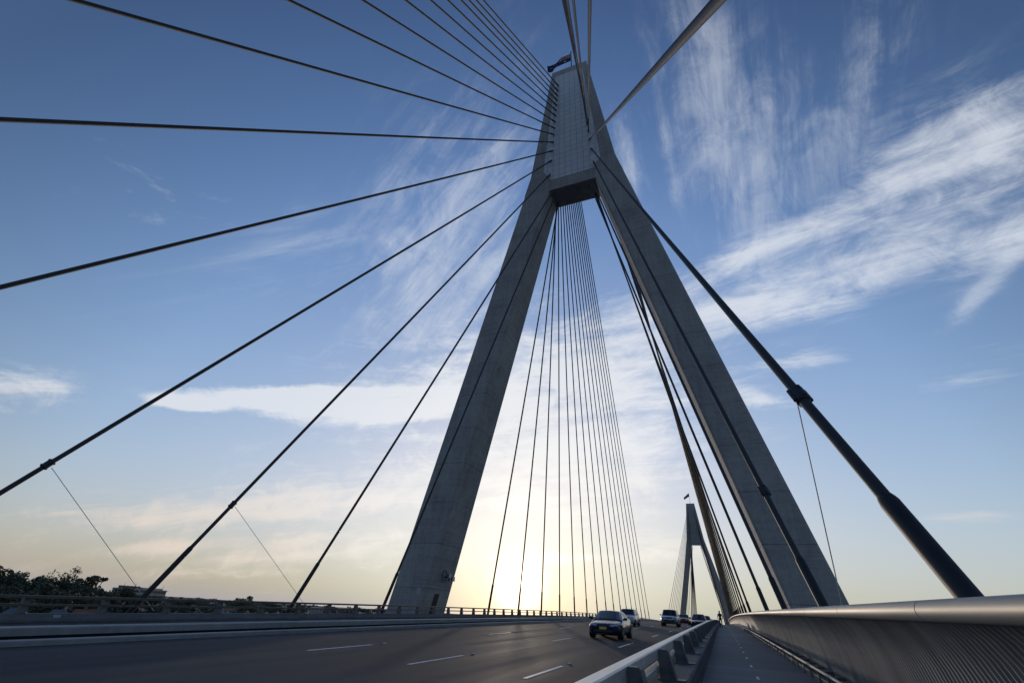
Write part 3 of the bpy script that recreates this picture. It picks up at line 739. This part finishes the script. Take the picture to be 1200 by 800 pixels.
for i, (px, py, r, w, sty, lab) in enumerate(spec):
    p = far(px, py, r); z = min(gz(p.x, p.y), p.z - 5); h = (p.z - z) * 1.13
    tree((p.x, p.y, z), h, w, sty, lab or LB, M[['leaf', 'leaf2', 'leaf3'][i % 3]], 100 + i, None if lab else G, 3600 if sty == 'bush' else 1700)

# far wood on the low shore: reads as one mass
q = MB(); rg = random.Random(5)
for i in range(520):
    px = rg.uniform(-20, 620); r = rg.uniform(650, 1700); p = far(px, 700, r); g = gz(p.x, p.y); w = rg.uniform(5, 10)
    for k in range(3): leaf_faces(q, Vector((p.x + rg.uniform(-4, 4), p.y + rg.uniform(-4, 4), g + w * rg.uniform(.3, .7))), w * .6, 26, 1.6, rg, .8)
stuff(q.build('far_wood', M['leaf']))

# office block behind the trees
a = far(145, 689, 470); b = far(196, 691, 500)
ang = math.atan2(b.y - a.y, b.x - a.x); Wd = (b - a).to_2d().length
gb = gz(a.x, a.y) - 2
t = thing('office_block', 'long office block with dark and pale floor bands behind the trees at left', 'building', (a.x, a.y, gb), ang)
H = (a.z + b.z) / 2 - gb
bw = mat('office_wall', (.30, .29, .28), .7, var=.2, scale=.3); bdk = mat('office_window_band', (.03, .035, .045), .15); bl = mat('office_pale_slab', (.42, .40, .38), .7)
q = MB(); q.box((0, 0, 0), (Wd, 9, H)); q.build('wall', bw, t)
nf = int(H / 3.4)
for k in range(nf):
    z = H - 3.4 * (k + 1)
    q = MB(); q.box((.5, -.08, z + 1.1), (Wd - .5, .05, z + 2.7)); f = q.build('window_band', bdk, t)
    q = MB()
    for j in range(int(Wd / 2.4)): q.box((1 + 2.4 * j, -.14, z + 1.1), (1.18 + 2.4 * j, -.07, z + 2.7))
    q.build('mullions', bl, f)
    q = MB(); q.box((-.6, -1.0, z + 2.75), (Wd + .6, 9.4, z + 3.05)); q.build('floor_slab', bl, t)
q = MB(); q.box((3, 4, H), (Wd * .45, 8, H + 1.6)); q.build('roof_plant', bdk, t)
q = MB(); q.box((Wd * .5, 3, H), (Wd * .96, 8, H + 1.0)); q.build('roof_parapet', bl, t)
for x in (2.5, Wd * .3, Wd * .62, Wd - 1.5):
    q = MB(); q.tube([(x, 3, H), (x, 3, H + 3.4)], .1, 6); q.build('mast', M['clamp'], t)

# houses and sheds low on the shore, seen between the left rails
def house(px, py, r, w, d, hw, wallc, roofc, label, rz):
    p = far(px, py, r); z = gz(p.x, p.y); base_z = max(z, p.z - hw - 2.5) if p.z - z > 12 else z
    hh = max(2.6, p.z - z - 1.6)
    t = thing('house', label, 'house', (p.x, p.y, z), rz)
    q = MB(); q.box((-w / 2, -d / 2, -2), (w / 2, d / 2, hh)); q.build('wall', wallc, t)
    q = MB(); q.rings([[(-w / 2 - .4, -d / 2 - .5, hh), (w / 2 + .4, -d / 2 - .5, hh), (w / 2 + .4, d / 2 + .5, hh), (-w / 2 - .4, d / 2 + .5, hh)], [(-w / 2 + 1, -.1, hh + 1.8), (w / 2 - 1, -.1, hh + 1.8), (w / 2 - 1, .1, hh + 1.8), (-w / 2 + 1, .1, hh + 1.8)]])
    rf = q.build('roof', roofc, t)
    q = MB(); q.box((w * .2, -.3, hh + .9), (w * .2 + .8, .4, hh + 2.8)); q.build('chimney', wallc, rf)
    for x in (-w * .3, w * .05, w * .32):
        q = MB(); q.box((x - .7, -d / 2 - .05, hh - 1.9), (x + .7, -d / 2 + .02, hh - .6)); q.build('window', bdk, t)
wl = mat('pale_render', (.30, .29, .27), .8, var=.12, scale=.5); wb = mat('brown_brick', (.2, .12, .08), .85, var=.2, scale=1); ro = mat('pale_iron_roof', (.15, .155, .17), .4, .3, var=.1); rt = mat('terracotta_roof', (.24, .10, .06), .8, var=.2)
hs = [(20, 712.5, 225, 5, 4, wl, ro, 'long pale-roofed shed low behind the left rails at the picture edge'), (70, 714.5, 230, 5, 4, wl, ro, 'pale house with white roof below the tall open-crowned tree'), (94, 714, 240, 5, 4, wb, rt, 'small brown house with terracotta roof low among the left trees'),
      (110, 714, 245, 5, 4, wl, rt, 'small pale house with terracotta roof below the gum tree'), (121, 693, 420, 14, 10, wl, ro, 'pale house just left of the office block among the trees'), (255, 706, 620, 14, 10, wl, ro, 'distant pale house left of the lone dome-topped tree'),
      (272, 712, 560, 12, 9, wl, rt, 'distant red-roofed house below the lone dome-topped tree'), (372, 711, 780, 18, 12, wl, ro, 'distant pale house between the two stay cables nearest the left tower leg'), (405, 712, 850, 20, 12, wb, ro, 'distant brown house close to the left tower leg')]
for i, (px, py, r, w, d, wc, rc, lab) in enumerate(hs):
    p = far(px, py, r); house(px, py, r, w, d, 4, wc, rc, lab, math.atan2(p.x - CX, -p.y) + math.pi + .25 * (i % 3 - 1))

# ------------------------------------------------------------------ sky and sun
SUN_EL, SUN_AZ = 3.0, -21.2
w = bpy.data.worlds.new('World'); S.world = w; w.use_nodes = True
n = w.node_tree.nodes; l = w.node_tree.links
bg = n['Background']; bg.inputs['Strength'].default_value = .12
EXPO = 1.5
GAIN = 1 / (.12 * 2 ** EXPO)
sky = n.new('ShaderNodeTexSky'); sky.sky_type = 'NISHITA'; sky.sun_disc = False
sky.sun_elevation = R_(SUN_EL); sky.sun_rotation = R_(SUN_AZ); sky.air_density = 1; sky.dust_density = 1; sky.ozone_density = 1.4
def X(op, a, b=None, c=None):
    k = n.new('ShaderNodeMath'); k.operation = op
    for i, v in enumerate((a, b, c)):
        if v is None: continue
        if isinstance(v, (int, float)): k.inputs[i].default_value = v
        else: l.new(v, k.inputs[i])
    return k.outputs[0]
def V(op, a, b):
    k = n.new('ShaderNodeVectorMath'); k.operation = op
    for i, v in enumerate((a, b)):
        if isinstance(v, (tuple, list, Vector)): k.inputs[i].default_value = tuple(v)
        else: l.new(v, k.inputs[i])
    return k.outputs['Value'] if op == 'DOT_PRODUCT' else k.outputs[0]
tc = n.new('ShaderNodeTexCoord'); D = V('NORMALIZE', tc.outputs['Generated'], (0, 0, 0))
# the camera's response to the sky: gain and shoulder per channel
sp = n.new('ShaderNodeSeparateColor'); l.new(sky.outputs[0], sp.inputs[0])
def curve(v, g, k, p):
    v = X('MULTIPLY', v, .30)                 # Nishita value at the exposure the curve was fitted to
    return X('DIVIDE', X('MULTIPLY', X('POWER', v, p), g), X('ADD', X('MULTIPLY', X('POWER', v, p), k), 1))
cc = n.new('ShaderNodeCombineColor')
l.new(curve(sp.outputs[0], .98, 1.12, 1.10), cc.inputs[0]); l.new(curve(sp.outputs[1], 1.24, 1.3, 1.08), cc.inputs[1]); l.new(curve(sp.outputs[2], 1.98, 1.85, 1.0), cc.inputs[2])
sund = Vector((math.sin(R_(SUN_AZ)) * math.cos(R_(SUN_EL)), math.cos(R_(SUN_AZ)) * math.cos(R_(SUN_EL)), math.sin(R_(2.6))))
sd = X('MAXIMUM', V('DOT_PRODUCT', D, sund.normalized()), 0)
dz = n.new('ShaderNodeSeparateXYZ'); l.new(D, dz.inputs[0]); DZ = dz.outputs[2]
# cirrus: each bank has its own direction, length, width, streak frequency and density
banks = [ # cx, cy, ax, ay (half length), half width, density, streak freq along, across
 (1105, 192, 135, -48, 60, 1.0, 1.6, 3.5), (1010, 318, 205, -66, 25, 1.1, 2.2, 2.6), (905, 362, 120, -12, 15, .9, 2.4, 2.4), (885, 195, -16, -120, 60, .8, 1.3, 4.0), (1005, 110, 22, -125, 48, .62, 1.2, 3.5),
 (815, 95, 30, 120, 52, .55, 1.2, 4.0), (786, 197, 8, 48, 14, .6, 1.3, 2.0), (737, 192, 14, 55, 16, .8, 1.4, 2.0), (1165, 325, -52, 58, 13, .9, 2.0, 2.0), (1190, 285, 70, -45, 26, .8, 2.0, 2.5), (795, 372, 110, -34, 48, 1.0, 1.8, 2.8),
 (1150, 440, 95, -18, 30, .55, 2.0, 2.5), (895, 465, 65, 16, 12, .7, 2.0, 2.0), (1010, 522, 75, -6, 12, .5, 2.0, 2.0), (1130, 598, 90, 0, 15, .55, 2.0, 2.0), (775, 638, 60, -2, 12, .8, 2.0, 2.0), (960, 415, 60, -10, 20, .5, 2, 2),
 (520, 260, 80, -120, 72, .85, 1.5, 3.5), (170, 225, 110, 30, 42, .32, 1.6, 3.5), (330, 300, 110, -25, 42, .36, 1.6, 3.5), (600, 100, 35, 50, 26, .4, 1.2, 3.0), (15, 455, 62, 6, 24, 1.2, 1.6, 2.2),
 (355, 467, 115, 2, 15, 1.6, 2.2, 1.8), (215, 472, 34, 4, 7, 1.6, 1.6, 1.4), (500, 470, 130, -16, 24, 1.6, 2.2, 2.4), (610, 430, 180, -30, 70, 1.1, 2.0, 3.2), (690, 490, 150, 0, 70, .9, 2.2, 3.0),
 (290, 612, 190, -18, 30, .5, 2.6, 3.2), (400, 560, 190, -25, 40, .38, 2.4, 3.0), (420, 680, 130, -6, 13, .5, 2.4, 2.2), (700, 590, 130, 0, 50, .55, 2.4, 3.4), (560, 350, 80, -60, 50, .5, 1.5, 3.0), (620, 560, 130, -10, 40, .7, 2.4, 3.0),
 (190, 640, 70, -4, 8, .9, 2, 2), (330, 652, 110, -6, 8, .9, 2, 2), (120, 606, 60, 3, 9, .5, 2, 2), (430, 632, 120, -7, 12, .8, 2, 2), (560, 655, 110, -4, 9, .7, 2, 2), (340, 590, 130, -8, 16, .9, 2, 2), (700, 655, 90, 0, 8, .6, 2, 2), (260, 672, 110, -3, 6, .6, 2, 2), (890, 288, 48, -24, 12, .9, 2, 2), (1160, 150, 90, -20, 40, .5, 2, 2), (960, 265, 90, -22, 22, .7, 2, 2)]
groups = {'sweep': ((1030, 240), (160, -55), 26, 6.5), 'tall': ((890, 170), (-8, -100), 24, 9), 'flat': ((330, 570), (160, -14), 34, 6.5), 'left': ((500, 260), (85, -110), 22, 6), 'hook': ((1165, 325), (-52, 58), 24, 7), 'crisp': ((355, 467), (160, 0), 34, 7)}
def pick(ax, ay):
    a = math.degrees(math.atan2(-ay, ax)) % 180
    return 'flat' if a < 11 or a > 160 else 'sweep' if a < 34 else 'left' if a < 64 else 'tall' if a < 125 else 'hook'
acc = {}
for i, (px, py, ax, ay, hw_, den, fa, fb) in enumerate(banks):
    c = ray(px, py).normalized(); e = ray(px + ax, py + ay).normalized()
    ta = (e - c * e.dot(c)); la = ta.length; ta.normalize(); tb = c.cross(ta).normalized()
    ln = math.hypot(ax, ay); o_ = ray(px - ay / ln * hw_, py + ax / ln * hw_).normalized(); lb = abs((o_ - c).dot(tb)) + 1e-4
    Dd = V('SUBTRACT', D, c)
    u = V('DOT_PRODUCT', Dd, ta / la); v = V('DOT_PRODUCT', Dd, tb / lb)
    r2 = X('ADD', X('MULTIPLY', u, u), X('MULTIPLY', v, v))
    env = X('MULTIPLY', X('POWER', 2.718, X('MULTIPLY', r2, -.8)), den)
    g = 'crisp' if den >= 1.55 else pick(ax, ay); acc[g] = env if g not in acc else X('ADD', acc[g], env)
total = None
for i, (g, env) in enumerate(acc.items()):
    (px, py), (ax, ay), fv, ar = groups[g]
    c = ray(px, py).normalized(); e = ray(px + ax, py + ay).normalized(); ta = (e - c * e.dot(c)).normalized(); tb = c.cross(ta).normalized()
    cv = n.new('ShaderNodeCombineXYZ'); l.new(X('MULTIPLY', V('DOT_PRODUCT', D, ta), fv / ar), cv.inputs[0]); l.new(X('MULTIPLY', V('DOT_PRODUCT', D, tb), fv), cv.inputs[1]); cv.inputs[2].default_value = 3.7 * i
    t1 = n.new('ShaderNodeTexNoise'); t1.inputs['Scale'].default_value = 1.; t1.inputs['Detail'].default_value = 9; t1.inputs['Roughness'].default_value = .66; t1.inputs['Distortion'].default_value = .35
    l.new(cv.outputs[0], t1.inputs[0])
    cv2 = n.new('ShaderNodeCombineXYZ'); l.new(X('MULTIPLY', V('DOT_PRODUCT', D, ta), fv * .42), cv2.inputs[0]); l.new(X('MULTIPLY', V('DOT_PRODUCT', D, tb), fv * .62), cv2.inputs[1]); cv2.inputs[2].default_value = 9.1 * i
    t2 = n.new('ShaderNodeTexNoise'); t2.inputs['Scale'].default_value = 1.; t2.inputs['Detail'].default_value = 10; t2.inputs['Roughness'].default_value = .68; t2.inputs['Distortion'].default_value = .7
    l.new(cv2.outputs[0], t2.inputs[0])
    nz = X('ADD', X('MULTIPLY', t1.outputs[0], .5), X('MULTIPLY', t2.outputs[0], .5))
    front = X('GREATER_THAN', V('DOT_PRODUCT', D, CF), .05)
    env = X('MULTIPLY', env, front)
    mr = n.new('ShaderNodeMapRange'); mr.interpolation_type = 'SMOOTHSTEP'; mr.inputs[1].default_value, mr.inputs[2].default_value = (1.42, 1.95) if g == 'crisp' else (1.16, 1.74) if g == 'flat' else (1.02, 1.78)
    l.new(X('ADD', X('MULTIPLY', nz, 2.05), X('MULTIPLY', X('MINIMUM', env, 1.4), .42 if g == 'flat' else .72 if g == 'crisp' else .40)), mr.inputs[0])
    dn = X('MULTIPLY', mr.outputs[0], X('MINIMUM', X('MULTIPLY', env, 1.7), 1))
    inv = X('SUBTRACT', 1, X('MULTIPLY', X('MINIMUM', dn, .97), dict(tall=.5, left=.62, sweep=.85, flat=.95, crisp=.97, hook=.8)[g]))
    total = inv if total is None else X('MULTIPLY', total, inv)
cov = X('SUBTRACT', 1, total)
sunw = X('POWER', sd, 14)
def mixc(f, a, b):
    k = n.new('ShaderNodeMix'); k.data_type = 'RGBA'
    if isinstance(f, float): k.inputs[0].default_value = f
    else: l.new(f, k.inputs[0])
    for i, v in ((6, a), (7, b)):
        if isinstance(v, tuple): k.inputs[i].default_value = (*v, 1)
        else: l.new(v, k.inputs[i])
    return k.outputs[2]
low = n.new('ShaderNodeMapRange'); low.inputs[1].default_value = .30; low.inputs[2].default_value = .06; l.new(DZ, low.inputs[0])
ccol = mixc(low.outputs[0], (.73, .77, .84), (.76, .65, .55))
ccol = mixc(sunw, ccol, (1.06, 1.03, .98))
zr = n.new('ShaderNodeMapRange'); zr.inputs[1].default_value = .33; zr.inputs[2].default_value = .69; zr.inputs[3].default_value = .71; zr.inputs[4].default_value = 1.26; l.new(sd, zr.inputs[0])
zs = n.new('ShaderNodeVectorMath'); zs.operation = 'SCALE'; l.new(cc.outputs[0], zs.inputs[0]); l.new(zr.outputs[0], zs.inputs['Scale'])
dxr = n.new('ShaderNodeMapRange'); dxr.inputs[1].default_value = -.8; dxr.inputs[2].default_value = .35; l.new(dz.outputs[0], dxr.inputs[0])
veilc = mixc(X('POWER', sd, 110), mixc(X('POWER', sd, 20), mixc(dxr.outputs[0], (.405, .385, .385), (.47, .50, .51)), (.66, .61, .585)), (1.0, .74, .46))
veil = X('MINIMUM', 1, X('MULTIPLY', X('POWER', 2.718, X('MULTIPLY', DZ, -9.0)), .93))
base_sky = mixc(veil, zs.outputs[0], veilc)
out = mixc(X('MULTIPLY', cov, .95), base_sky, ccol)
glow = X('ADD', X('MULTIPLY', X('POWER', sd, 1600), 2.5), X('ADD', X('MULTIPLY', X('POWER', sd, 160), .42), X('MULTIPLY', X('POWER', sd, 30), .05)))
gl = V('SCALE', (1, .86, .6), (0, 0, 0))
gk = n.new('ShaderNodeVectorMath'); gk.operation = 'SCALE'; gk.inputs[0].default_value = (1, .76, .50); l.new(glow, gk.inputs['Scale'])
fin = V('ADD', out, gk.outputs[0])
sc_ = n.new('ShaderNodeVectorMath'); sc_.operation = 'SCALE'; sc_.inputs['Scale'].default_value = GAIN; l.new(fin, sc_.inputs[0])
l.new(sc_.outputs[0], bg.inputs[0])
w.cycles.sampling_method = 'MANUAL'; w.cycles.sample_map_resolution = 512

ld = bpy.data.lights.new('sun', 'SUN'); ld.energy = .32; ld.angle = R_(1.); ld.color = (1, .82, .64)
lo = bpy.data.objects.new('sun', ld); C.objects.link(lo)
sdir = Vector((math.sin(R_(SUN_AZ)) * math.cos(R_(SUN_EL)), math.cos(R_(SUN_AZ)) * math.cos(R_(SUN_EL)), math.sin(R_(SUN_EL))))
lo.rotation_euler = sdir.to_track_quat('Z', 'Y').to_euler()
vs = S.view_settings; vs.view_transform = 'Standard'; vs.look = 'None'; vs.exposure = EXPO; vs.gamma = 1; vs.use_curve_mapping = False
